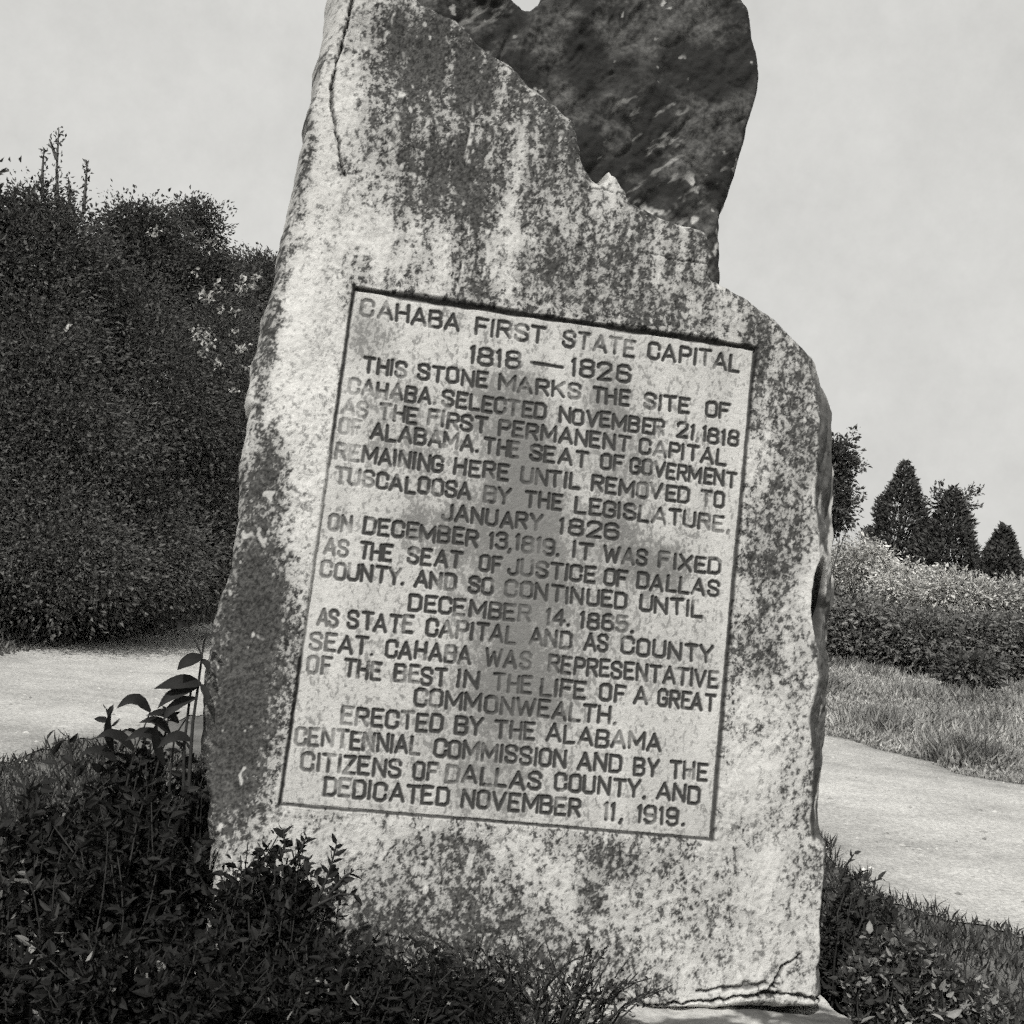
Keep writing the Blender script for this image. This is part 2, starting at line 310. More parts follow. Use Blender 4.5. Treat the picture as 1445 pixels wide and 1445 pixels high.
def slab(poly, step, T, zoff, height_fn, shade_fn, rough_edge, Rlo, Rhi, seed, name, parent, hole=None, hole_drop=.012, plane=None):
    P = UVA(poly, plane(poly)); lo, hi = P.min(0)-.03, P.max(0)+.03
    us, vs = np.arange(lo[0], hi[0], step), np.arange(lo[1], hi[1], step)
    U, V = np.meshgrid(us, vs)
    cs = step*4
    cu, cv = np.arange(lo[0]-cs, hi[0]+2*cs, cs), np.arange(lo[1]-cs, hi[1]+2*cs, cs)
    S = poly_sdf(P, *np.meshgrid(cu, cv))
    fx = (U-cu[0])/cs; fy = (V-cv[0])/cs; ix, iy = np.floor(fx).astype(int), np.floor(fy).astype(int); fx -= ix; fy -= iy
    D = (S[iy, ix]*(1-fx)+S[iy, ix+1]*fx)*(1-fy)+(S[iy+1, ix]*(1-fx)+S[iy+1, ix+1]*fx)*fy
    D = D+rough_edge*(fbm(U*16, V*16, 4, seed)-.5)*2
    gy_, gx_ = np.gradient(D, step); gl = np.hypot(gx_, gy_)+1e-6
    outm = D < 0
    U2 = np.where(outm, U-D*gx_/gl**2, U); V2 = np.where(outm, V-D*gy_/gl**2, V)
    Dp = np.clip(D, 0, None)
    R = Rlo+(Rhi-Rlo)*sstep(.3, .7, fbm(U*3.5, V*3.5, 2, seed+1))
    x = np.clip(1-Dp/R, 0, 1); bev = 1-np.sqrt(np.clip(1-x**2.2, 0, 1))
    Z = zoff+height_fn(U2, V2, Dp)-bev*T/2
    Z = np.where(outm, zoff-T/2, np.maximum(Z, zoff-T/2+.004))
    q_ = quads(*U.shape); ok = (~outm).ravel()[q_].any(1) & (D.ravel()[q_].min(1) > -step*1.6)
    sh = shade_fn(U2, V2, Dp)
    if hole is not None:
        h = hole(U2, V2); Z = Z-np.where(h > .0045, hole_drop, 0)
        ok &= ~(h > .02).ravel()[q_].all(1)
    q_ = q_[ok]; us_, inv_ = np.unique(q_, return_inverse=True)
    Vf = to_world(U2, V2, Z).reshape(-1, 3)[us_]; Fc = inv_.reshape(q_.shape)
    # plain rough back half, coarser
    st = max(1, int(round(.012/step))); sl = (slice(None, None, st), slice(None, None, st))
    Ub, Vb, Db = U[sl], V[sl], D[sl]; ob = Db < 0
    Uc = np.where(ob, U2[sl], Ub); Vc = np.where(ob, V2[sl], Vb); Dq = np.clip(Db, 0, None)
    xb = np.clip(1-Dq/.12, 0, 1); bb = 1-np.sqrt(np.clip(1-xb**2.2, 0, 1))
    Zb = zoff-T+.05*(fbm(Uc*3, Vc*3, 4, seed+5)-.5)+bb*T/2; Zb = np.where(ob, zoff-T/2, Zb)
    qb = quads(*Ub.shape)[:, ::-1]; qb = qb[(~ob).ravel()[qb].any(1) & (Db.ravel()[qb].min(1) > -step*st*1.6)]
    ub, ib = np.unique(qb, return_inverse=True)
    Vk = to_world(Uc, Vc, Zb).reshape(-1, 3)[ub]
    return mesh_obj(name, np.concatenate([Vf, Vk]), np.concatenate([Fc, ib.reshape(qb.shape)+len(Vf)]), M_STONE, parent,
                    shade=np.concatenate([sh.ravel()[us_], sh[sl].ravel()[ub]]))

stone_base = ground(720, 1450)
mon = empty('stone_monument', (stone_base[0], stone_base[1], 0), 'tall rough granite monument with carved inscription panel, standing in dark shrubs beside a gravel road', 'monument')

# panel rectangle in (u, v) and its own (s, t) frame
Q = UVA(quad_px)
A_, b_ = [], []
for (u0, v0), (s0, t0) in zip(Q, ((0, 1), (1, 1), (1, 0), (0, 0))):
    A_ += [[u0, v0, 1, 0, 0, 0, -s0*u0, -s0*v0], [0, 0, 0, u0, v0, 1, -t0*u0, -t0*v0]]; b_ += [s0, t0]
HM = np.append(np.linalg.solve(np.array(A_), np.array(b_)), 1).reshape(3, 3)
PW, PH = 1.2, np.linalg.norm(Q[0]-Q[3])
def st_of(u, v):
    w = HM[2, 0]*u+HM[2, 1]*v+1
    return (HM[0, 0]*u+HM[0, 1]*v+HM[0, 2])/w, (HM[1, 0]*u+HM[1, 1]*v+HM[1, 2])/w
PM = .035
r0 = Q.min(0)-PM; r1 = Q.max(0)+PM
def in_rect(u, v): return np.minimum(np.minimum(u-r0[0], r1[0]-u), np.minimum(v-r0[1], r1[1]-v))

_rb = UVA([(1110,450),(1138,500),(1150,545),(1156,580),(1152,640),(1151,700),(1155,760),(1160,800),(1150,860),(1154,950),(1140,1020),(1145,1060),(1148,1180),(1163,1190)])
_ro = np.argsort(_rb[:, 1]); _lb = UVA([(478,-60),(476,120),(470,300),(430,470),(408,640),(398,760),(384,900),(372,1060),(340,1180),(300,1300)]); _lo = np.argsort(_lb[:, 1])
def front_h(u, v, d):
    z = shape_low(u, v)+shape_rough(u, v)
    rb = np.interp(v, _rb[_ro, 1], _rb[_ro, 0]); e = u-rb+.012*(fbm(u*25, v*25, 3, 61)-.5)
    act = sstep(uv(1150, 430)[1], uv(1150, 560)[1], v)
    z = z-np.clip(e, 0, .13)*(.75+1.0*fbm(u*12, v*7, 3, 66))*act+.03*(fbm(u*26, v*12, 4, 67)-.5)*sstep(0, .02, e)*act                                    # the split side turning away on the right
    lb = np.interp(v, _lb[_lo, 1], _lb[_lo, 0]); z = z-np.clip(lb-u, 0, .3)*.38-.02*sstep(.0, .05, lb-.12-u)*0
    c = uv(1163, 846); hol = ((u-c[0])/(17*PPM))**2+((v-c[1])/(60*PPM))**2
    z = z-.07*sstep(1.2, .5, hol)                                      # spalled hollow
    for pts, w, dp in cracks: z = z-dp*sstep(w*1.4, 0, crack_d(u, v, pts))
    for x, y, rx, ry, a in ((560,90,90,70,.03),(600,240,80,50,.025),(690,330,40,90,.012),(340,930,42,100,.025),(322,1080,36,60,.022)):
        cc = uv(x, y); ee = ((u-cc[0])/(rx*PPM))**2+((v-cc[1])/(ry*PPM))**2; z = z-a*np.exp(-ee)
    return z
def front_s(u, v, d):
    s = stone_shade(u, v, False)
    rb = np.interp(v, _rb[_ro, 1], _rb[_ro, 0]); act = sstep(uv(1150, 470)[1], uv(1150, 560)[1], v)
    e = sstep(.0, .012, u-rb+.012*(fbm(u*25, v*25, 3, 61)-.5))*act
    sd_ = .06+.06*fbm(u*80, v*80, 3, 64)+.34*sstep(.66, .80, fbm(u*34, v*11, 4, 63)+.30*np.exp(-((v-uv(1170, 770)[1])/.09)**2))  # dark side face: its shade is painted into the stone colour
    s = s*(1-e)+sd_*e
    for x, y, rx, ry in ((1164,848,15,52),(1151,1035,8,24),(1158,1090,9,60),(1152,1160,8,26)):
        c = uv(x, y); hh_ = ((u-c[0]+.01*(fbm(u*30, v*30, 2, 68)-.5))/(rx*PPM))**2+((v-c[1])/(ry*PPM))**2; kk = sstep(1.25, .7, hh_); s = s*(1-kk)+.06*kk  # hollow and lower side strips darkened, painting in their shade
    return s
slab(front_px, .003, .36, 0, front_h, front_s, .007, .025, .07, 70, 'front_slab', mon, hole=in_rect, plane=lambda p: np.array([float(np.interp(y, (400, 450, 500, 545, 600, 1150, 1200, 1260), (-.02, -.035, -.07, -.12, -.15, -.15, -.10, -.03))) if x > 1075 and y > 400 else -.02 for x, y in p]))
def rear_h(u, v, d):
    c, s_ = math.cos(.95), math.sin(.95); a, b = c*u+s_*v, -s_*u+c*v      # slanting cleavage
    w = u-uv(900, 100)[0]; h = v-uv(900, 100)[1]
    return .06*(np.abs(fbm(a*2.5+1.5*fbm(u*4, v*4, 2, 80), b*5, 4, 81)-.5)*2)+.011*(fbm(u*18, v*18, 4, 77)-.5)+.014*(fbm(a*9+2*fbm(u*6, v*6, 2, 79), b*22, 3, 82)-.5)+.006*(fbm(u*60, v*60, 3, 83)-.5)+.08*h-.05*w
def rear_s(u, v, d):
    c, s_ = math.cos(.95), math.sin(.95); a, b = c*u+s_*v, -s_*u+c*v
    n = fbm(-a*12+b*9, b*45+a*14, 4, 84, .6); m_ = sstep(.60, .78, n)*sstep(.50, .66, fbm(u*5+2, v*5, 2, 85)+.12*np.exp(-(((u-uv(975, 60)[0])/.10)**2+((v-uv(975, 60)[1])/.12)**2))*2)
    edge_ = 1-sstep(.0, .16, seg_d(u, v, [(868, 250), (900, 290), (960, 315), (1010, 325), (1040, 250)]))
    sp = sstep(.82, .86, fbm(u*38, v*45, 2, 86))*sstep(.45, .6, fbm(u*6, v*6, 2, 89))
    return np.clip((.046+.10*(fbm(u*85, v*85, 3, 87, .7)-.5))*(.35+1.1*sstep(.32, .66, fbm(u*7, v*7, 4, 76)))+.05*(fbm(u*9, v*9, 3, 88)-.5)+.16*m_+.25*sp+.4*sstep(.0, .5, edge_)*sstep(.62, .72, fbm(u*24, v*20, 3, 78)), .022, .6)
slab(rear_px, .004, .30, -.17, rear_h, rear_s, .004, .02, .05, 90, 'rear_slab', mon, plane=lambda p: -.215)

# ---- lettering: a single-stroke chiselled capital alphabet
w6 = .56
def rr(w, gaps=None): return [(.14,0),(0,.14),(0,.86),(.14,1),(w-.14,1),(w,.86),(w,.14),(w-.14,0),(.14,0)]
GL = {'A':(.66,[[(0,0),(.33,1),(.66,0)],[(.11,.3),(.55,.3)]]),'B':(.56,[[(0,0),(0,1),(.42,1),(.54,.88),(.54,.64),(.42,.53),(0,.53)],[(.42,.53),(.56,.4),(.56,.12),(.43,0),(0,0)]]),
 'C':(.56,[[(.56,.68),(.56,.86),(.42,1),(.14,1),(0,.86),(0,.14),(.14,0),(.42,0),(.56,.14),(.56,.32)]]),'D':(.56,[[(0,0),(0,1),(.4,1),(.56,.84),(.56,.16),(.4,0),(0,0)]]),
 'E':(.5,[[(.5,1),(0,1),(0,0),(.5,0)],[(0,.52),(.4,.52)]]),'F':(.5,[[(.5,1),(0,1),(0,0)],[(0,.52),(.4,.52)]]),'G':(.56,[[(.56,.72),(.56,.86),(.42,1),(.14,1),(0,.86),(0,.14),(.14,0),(.42,0),(.56,.14),(.56,.45),(.3,.45)]]),
 'H':(.56,[[(0,0),(0,1)],[(.56,0),(.56,1)],[(0,.5),(.56,.5)]]),'I':(.04,[[(.02,0),(.02,1)]]),'J':(.46,[[(.46,1),(.46,.14),(.33,0),(.13,0),(0,.14),(0,.28)]]),'K':(.56,[[(0,0),(0,1)],[(.54,1),(0,.42)],[(.2,.62),(.56,0)]]),
 'L':(.48,[[(0,1),(0,0),(.48,0)]]),'M':(.74,[[(0,0),(0,1),(.37,.25),(.74,1),(.74,0)]]),'N':(.58,[[(0,0),(0,1),(.58,0),(.58,1)]]),'O':(.56,[rr(.56)]),'P':(.54,[[(0,0),(0,1),(.4,1),(.54,.87),(.54,.6),(.4,.47),(0,.47)]]),
 'R':(.56,[[(0,0),(0,1),(.42,1),(.55,.87),(.55,.63),(.42,.5),(0,.5)],[(.28,.5),(.56,0)]]),'S':(.54,[[(.54,.76),(.54,.86),(.4,1),(.14,1),(0,.87),(0,.66),(.12,.55),(.42,.46),(.54,.34),(.54,.13),(.4,0),(.14,0),(0,.14),(0,.25)]]),
 'T':(.58,[[(0,1),(.58,1)],[(.29,1),(.29,0)]]),'U':(.56,[[(0,1),(0,.14),(.14,0),(.42,0),(.56,.14),(.56,1)]]),'V':(.62,[[(0,1),(.31,0),(.62,1)]]),'W':(.86,[[(0,1),(.2,0),(.43,.8),(.66,0),(.86,1)]]),'X':(.6,[[(0,0),(.6,1)],[(0,1),(.6,0)]]),
 'Y':(.6,[[(0,1),(.3,.45),(.6,1)],[(.3,.45),(.3,0)]]),'Z':(.54,[[(0,1),(.54,1),(0,0),(.54,0)]]),'.':(.03,[[(.0,.0),(.03,.03)]]),',':(.06,[[(.05,.05),(0,-.14)]]),
 '1':(.1,[[(0,.86),(.08,1),(.08,0)]]),'2':(.5,[[(0,.76),(0,.87),(.13,1),(.37,1),(.5,.87),(.5,.65),(0,0),(.5,0)]]),'3':(.5,[[(0,.85),(.13,1),(.37,1),(.48,.88),(.48,.65),(.36,.54),(.2,.54)],[(.36,.54),(.5,.42),(.5,.13),(.37,0),(.13,0),(0,.15)]]),
 '4':(.54,[[(.4,0),(.4,1),(0,.28),(.54,.28)]]),'5':(.5,[[(.48,1),(.04,1),(0,.55),(.36,.6),(.5,.47),(.5,.14),(.37,0),(.13,0),(0,.13)]]),'6':(.5,[[(.48,.84),(.36,1),(.14,1),(0,.86),(0,.14),(.13,0),(.37,0),(.5,.14),(.5,.42),(.37,.55),(0,.52)]]),
 '8':(.5,[[(.14,.54),(.02,.66),(.02,.88),(.14,1),(.36,1),(.48,.88),(.48,.66),(.36,.54),(.14,.54),(0,.42),(0,.13),(.13,0),(.37,0),(.5,.13),(.5,.42),(.36,.54)]]),'9':(.5,[[(.02,.16),(.14,0),(.36,0),(.5,.14),(.5,.86),(.37,1),(.13,1),(0,.86),(0,.58),(.13,.45),(.5,.48)]]),
 '-':(1.6,[[(0,.5),(1.6,.5)]])}
LINES = [((509,446),(1047,525),27,[('CAHABA',508,651),('FIRST',669,772),('STATE',794,898),('CAPITAL',914,1047)]),
 ((661,512),(892,540),28,[('1818',661,737),('-',748,797),('1826',806,892)]),
 ((510,525),(1034,592),25,[('THIS',510,574),('STONE',588,688),('MARKS',703,821),('THE',836,890),('SITE',909,976),('OF',996,1034)]),
 ((489,555),(1045,630),25,[('CAHABA.',489,616),('SELECTED',623,772),('NOVEMBER',788,940),('21,1818',955,1045)]),
 ((481,585),(1028,657),25,[('AS',481,519),('THE',533,590),('FIRST',603,689),('PERMANENT',703,890),('CAPITAL',902,1028)]),
 ((477,613),(1043,689),25,[('OF',477,510),('ALABAMA.',521,676),('THE',682,734),('SEAT',747,830),('OF',846,880),('GOVERMENT',888,1043)]),
 ((471,648),(1025,718),25,[('REMAINING',471,626),('HERE',640,718),('UNTIL',734,819),('REMOVED',833,976),('TO',990,1025)]),
 ((470,682),(1032,752),25,[('TUSCALOOSA',470,666),('BY',680,722),('THE',740,794),('LEGISLATURE,',810,1033)]),
 ((623,735),(876,764),25,[('JANUARY',623,767),('1826',788,876)]),
 ((462,749),(1021,812),25,[('ON',462,497),('DECEMBER',510,675),('13,1819.',688,791),('IT',807,837),('WAS',851,915),('FIXED',931,1021)]),
 ((456,783),(1018,844),25,[('AS',456,492),('THE',504,555),('SEAT',574,652),('OF',675,709),('JUSTICE',716,842),('OF',851,887),('DALLAS',899,1018)]),
 ((450,815),(996,873),25,[('COUNTY.',450,572),('AND',583,644),('SO',659,696),('CONTINUED',711,887),('UNTIL',902,996)]),
 ((575,863),(896,895),25,[('DECEMBER',575,750),('14.',769,806),('1865.',818,896)]),
 ((444,883),(1011,937),26,[('AS',444,478),('STATE',489,584),('CAPITAL',600,729),('AND',746,808),('AS',823,860),('COUNTY',876,1011)]),
 ((436,918),(1016,973),26,[('SEAT.',435,528),('CAHABA',542,666),('WAS',684,750),('REPRESENTATIVE',773,1017)]),
 ((431,951),(1013,1006),26,[('OF',431,467),('THE',483,538),('BEST',555,632),('IN',644,676),('THE',694,752),('LIFE',762,829),('OF',846,884),('A',894,916),('GREAT',928,1013)]),
 ((582,997),(872,1025),26,[('COMMONWEALTH.',582,872)]),
 ((480,1023),(936,1063),26,[('ERECTED',480,626),('BY',640,683),('THE',698,756),('ALABAMA',771,936)]),
 ((414,1052),(1001,1104),26,[('CENTENNIAL',414,594),('COMMISSION',610,801),('AND',814,879),('BY',893,931),('THE',945,1001)]),
 ((422,1088),(991,1136),26,[('CITIZENS',422,566),('OF',582,618),('DALLAS',627,766),('COUNTY.',782,912),('AND',926,991)]),
 ((454,1125),(968,1168),26,[('DEDICATED',454,634),('NOVEMBER',651,821),('11,',851,880),('1919.',899,968)])]
step = .002
us, vs = np.arange(r0[0], r1[0]+step, step), np.arange(r0[1], r1[1]+step, step)
U, V = np.meshgrid(us, vs); S_, T_ = st_of(U, V)
LD = np.full(U.shape, 9.); LI = np.full(U.shape, -1, int)
for li, (p0, p1, cap, words) in enumerate(LINES):
    hcap = cap*PPM-.0095
    for word, x0, x1 in words:
        f = lambda x: p0[1]+(p1[1]-p0[1])*(x-p0[0])/(p1[0]-p0[0])
        a, b = uv(x0, f(x0)), uv(x1, f(x1)); L = np.linalg.norm(b-a); ex = (b-a)/L; ey = np.array([-ex[1], ex[0]])
        # stroke half-width trims the ends; narrow glyphs share the slack evenly
        gap = .24; nat = sum(GL[c][0] for c in word)+gap*(len(word)-1)
        hw0 = .0052; sx = (L-2*hw0)/nat if len(word) > 0 else hcap
        if word == '-': sx = (L-2*hw0)/1.6
        x = hw0
        for c in word:
            wd, strokes = GL[c]; jit = RNG.normal(0, .0012, 2)
            org = a+ex*(x+jit[0])+ey*(jit[1]+.0047); ang = RNG.normal(0, .018)
            gx_ = ex*math.cos(ang)+ey*math.sin(ang); gy_ = -ex*math.sin(ang)+ey*math.cos(ang)
            pts = [np.array([org+gx_*px_*sx+gy_*(py_*hcap) for px_, py_ in s_]) for s_ in strokes]
            allp = np.concatenate(pts); lo, hi = allp.min(0)-.012, allp.max(0)+.012
            i0, i1 = max(0, int((lo[0]-r0[0])/step)), int((hi[0]-r0[0])/step)+1; j0, j1 = max(0, int((lo[1]-r0[1])/step)), int((hi[1]-r0[1])/step)+1
            uu, vv_ = U[j0:j1, i0:i1], V[j0:j1, i0:i1]; d = np.full(uu.shape, 9.)
            for pl in pts:
                for p, q_ in zip(pl[:-1], pl[1:]):
                    e = q_-p; t = np.clip(((uu-p[0])*e[0]+(vv_-p[1])*e[1])/(e@e+1e-12), 0, 1)
                    d = np.minimum(d, np.hypot(uu-p[0]-t*e[0], vv_-p[1]-t*e[1]))
            sub = LD[j0:j1, i0:i1]; m_ = d < sub
            sub[m_] = d[m_]; LI[j0:j1, i0:i1][m_ & (d < .009)] = li
            x += (wd+gap)*sx
hw = .0055+.0026*(fbm(U*60, V*60, 3, 101)-.5)
wear = np.clip(sstep(.30, .46, fbm(U*16, V*13, 4, 102))*.52+.54, 0, 1)
wear *= (.52+.48*sstep(.0, .14, S_+.10*(fbm(U*8, V*8, 2, 104)-.5)))
wear *= 1-.62*np.exp(-(((S_-.5)/.10)**2+((T_-.36)/.25)**2))*fbm(U*30, V*30, 2, 103)*1.4
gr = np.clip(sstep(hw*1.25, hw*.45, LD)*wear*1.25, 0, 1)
# carved border: dressed field slightly sunk, a ragged chiselled line all round
rag = .0045*(fbm(U*40, V*40, 3, 110)-.5)
dl, dr, db, dt = S_*PW, (1-S_)*PW, T_*PH, (1-T_)*PH
ins = np.minimum(np.minimum(dl, dr), np.minimum(db, dt))
sunk = sstep(-.004, .005, ins+rag)
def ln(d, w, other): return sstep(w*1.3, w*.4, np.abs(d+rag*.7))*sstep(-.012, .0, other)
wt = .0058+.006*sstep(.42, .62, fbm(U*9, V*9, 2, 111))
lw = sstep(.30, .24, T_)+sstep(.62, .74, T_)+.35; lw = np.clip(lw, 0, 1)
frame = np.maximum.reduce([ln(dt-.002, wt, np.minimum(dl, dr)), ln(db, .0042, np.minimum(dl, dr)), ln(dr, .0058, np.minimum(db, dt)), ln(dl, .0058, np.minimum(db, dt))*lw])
low = shape_low(U, V); outer = low+shape_rough(U, V)
floor_ = low-.011+.0022*(fbm(U*20, V*20, 3, 112)-.5)+.0014*(fbm(U*120, V*110, 2, 113)-.5)
Z = outer*(1-sunk)+floor_*sunk-.0055*gr-.007*frame
sh = stone_shade(U, V, False)*(1-sunk)+stone_shade(U, V, True)*sunk
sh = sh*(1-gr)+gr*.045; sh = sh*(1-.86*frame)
Wv = to_world(U, V, Z).reshape(-1, 3); shf = sh.ravel(); q = quads(*U.shape)
cen = lambda a: a.ravel()[q].mean(1)
fl = LI.ravel()[q[:, 0]]; letter = cen(np.where(LD < hw, 1., 0.)) > .5; fr = (cen(frame) > .5) & ~letter
def sub(name, mask, parent):
    qq = q[mask]; u_, i_ = np.unique(qq, return_inverse=True)
    return mesh_obj(name, Wv[u_], i_.reshape(qq.shape), M_STONE, parent, shade=shf[u_])
panel = sub('inscribed_panel', ~letter & ~fr, mon)
sub('carved_border', fr, panel)
for li in range(len(LINES)):
    sub('inscription_line', letter & (fl == li), panel)

# plinth under the slab
def rock_mesh(c, size, n=14, seed=0, rough=.18, squash=1.0, power=2.6):
    """rounded-box rock: superellipsoid grid with noise"""
    th = np.linspace(-math.pi/2, math.pi/2, n); ph = np.linspace(-math.pi, math.pi, 2*n+1)[:-1]
    TH, PH_ = np.meshgrid(th, ph, indexing='ij'); sp = lambda x: np.sign(x)*np.abs(x)**(2/power)
    X = sp(np.cos(TH))*sp(np.cos(PH_)); Y = sp(np.cos(TH))*sp(np.sin(PH_)); Zz = sp(np.sin(TH))
    P = np.stack([X, Y, Zz], -1).reshape(-1, 3)
    nn = fbm(P[:, 0]*1.7+P[:, 2]*1.3+seed*3.1, P[:, 1]*1.7-P[:, 2]*.9+seed*1.7, 4, 200+seed)-.5
    P = P*(1+rough*2*nn)[:, None]*np.array(size)+np.array(c)
    m2 = 2*n; i = np.arange(n-1)[:, None]*m2; j = np.arange(m2)[None]
    q_ = np.stack([i+j, i+(j+1) % m2, i+m2+(j+1) % m2, i+m2+j], -1).reshape(-1, 4)
    return P, q_, .40+.35*nn
fb = O+E2*(uv(725, 1416)[1])
def plinth():
    # dressed block: long box subdivided, edges rounded and broken
    nu, nd, nz_ = 150, 40, 14
    L0, L1 = uv(250, 1420)[0], uv(1200, 1420)[0]
    top = (O+E2*uv(725, 1416)[1])[2]; yv = np.array([NF[0], NF[1], 0]); yv /= np.linalg.norm(yv)
    xv = np.array([-yv[1], yv[0], 0]); xv = xv if xv@E1 > 0 else -xv
    prof = [(-.50, -.25)]+[(-.50, z) for z in np.linspace(-.2, -.02, nz_)]+[(-.48, 0)]+[(d, 0) for d in np.linspace(-.46, .105, nd)]+[(.125, -.006), (.132, -.02)]+[(.135, z) for z in np.linspace(-.03, -.25, nz_)]
    prof = np.array(prof); uu = np.linspace(L0, L1, nu)
    P = []
    for u0 in uu:
        base = fb+E1*0+xv*u0
        P.append(np.stack([base[0]+prof[:, 0]*yv[0], base[1]+prof[:, 0]*yv[1], top+prof[:, 1]], -1))
    P = np.array(P); n = fbm(P[..., 0]*9+P[..., 2]*4, P[..., 1]*9+P[..., 2]*9, 4, 230)-.5
    P = P+n[..., None]*(.035*yv+np.array([0, 0, .03]))
    s = (.46+.3*(fbm(P[..., 0]*14, P[..., 1]*14+P[..., 2]*12, 4, 231)-.5))*(1-.8*sstep(.5, .62, fbm(P[..., 0]*7, P[..., 1]*9+P[..., 2]*9, 4, 233)))
    nr, nc = P.shape[:2]; q_ = quads(nr, nc)[:, ::-1]
    V_ = P.reshape(-1, 3)
    caps = []
    for r_ in (0, nr-1):
        ids = np.arange(nc)+r_*nc; c_ = len(V_)+len(caps); caps.append((ids, c_))
    ex = np.array([V_[ids].mean(0) for ids, _ in caps])
    tri = np.concatenate([np.stack([ids[:-1], ids[1:], np.full(nc-1, c_)], -1) for ids, c_ in caps])
    return mesh_obj('plinth', np.concatenate([V_, ex]), [q_, tri], M_ROCK, mon, shade=np.append(s.ravel(), [.4, .4]))
plinth()

# ------------------------------------------------------------------ foliage builders
def nrm(a): return a/(np.linalg.norm(a, axis=-1, keepdims=True)+1e-9)
def leaf_faces(P, D, L, W, shade, curl=.25, fine=True, rng=RNG):
    n = len(P); D = nrm(D); r = nrm(rng.normal(size=(n, 3))); S = nrm(np.cross(D, r)); N = np.cross(S, D)
    L = np.broadcast_to(np.asarray(L, float), n)[:, None]; W = np.broadcast_to(np.asarray(W, float), n)[:, None]
    b = P; t = P+D*L-N*L*curl; mid = P+D*L*.5
    l, r_ = mid+S*W*.5+N*W*.18, mid-S*W*.5+N*W*.18
    if fine:
        q1, q2 = P+D*L*.3+N*W*-.02-N*L*curl*.15, P+D*L*.68-N*L*curl*.5
        l1, r1_ = q1+S*W*.46+N*W*.16, q1-S*W*.46+N*W*.16
        l2, r2_ = q2+S*W*.36+N*W*.12, q2-S*W*.36+N*W*.12
        V_ = np.stack([b, r1_, q1, l1, r2_, q2, l2, t], 1).reshape(-1, 3); k_ = np.arange(n)[:, None]*8
        F4 = np.concatenate([k_+np.array([2, 1, 4, 5]), k_+np.array([2, 5, 6, 3])])
        F3 = np.concatenate([k_+np.array(x_) for x_ in ((0, 1, 2), (0, 2, 3), (5, 4, 7), (5, 7, 6))])
        return V_, [F4, F3], np.repeat(shade, 8)
    V_ = np.stack([b, r_, t, l], 1).reshape(-1, 3); k_ = np.arange(n)[:, None]*4
    return V_, k_+np.array([[0, 1, 2, 3]]), np.repeat(shade, 4)
def tubes(segs):
    """segs: list of (points (k,3), r0, r1) -> one mesh"""
    Vs, Fs, c = [], [], 0
    for pts, r0_, r1_ in segs:
        pts = np.asarray(pts, float); k_ = len(pts); T = nrm(np.gradient(pts, axis=0)); ref = np.array([.37, .81, .45])
        A = nrm(np.cross(T, ref)); B = np.cross(T, A); rad = np.linspace(r0_, r1_, k_); ns = 6
        an = np.arange(ns)*2*math.pi/ns
        ring = pts[:, None]+rad[:, None, None]*(np.cos(an)[None, :, None]*A[:, None]+np.sin(an)[None, :, None]*B[:, None])
        Vs.append(ring.reshape(-1, 3)); i = np.arange(k_-1)[:, None]*ns; j = np.arange(ns)[None]
        Fs.append(np.stack([i+j, i+(j+1) % ns, i+ns+(j+1) % ns, i+ns+j], -1).reshape(-1, 4)+c); c += k_*ns
    return np.concatenate(Vs), np.concatenate(Fs)
def bent(a, b, k_=6, amp=.08, rng=RNG):
    a, b = np.asarray(a, float), np.asarray(b, float); t = np.linspace(0, 1, k_)[:, None]
    L = np.linalg.norm(b-a); o = rng.normal(size=3)*amp*L
    return a+(b-a)*t+o*np.sin(t*math.pi)+rng.normal(size=(k_, 3))*amp*L*.15*t*(1-t)*4
def ell(px, py, rx, ry, depth):
    c = at(px, py, depth); s = depth/F_PX; return c, np.array([rx*s, max(rx, ry)*.8*s, ry*s])
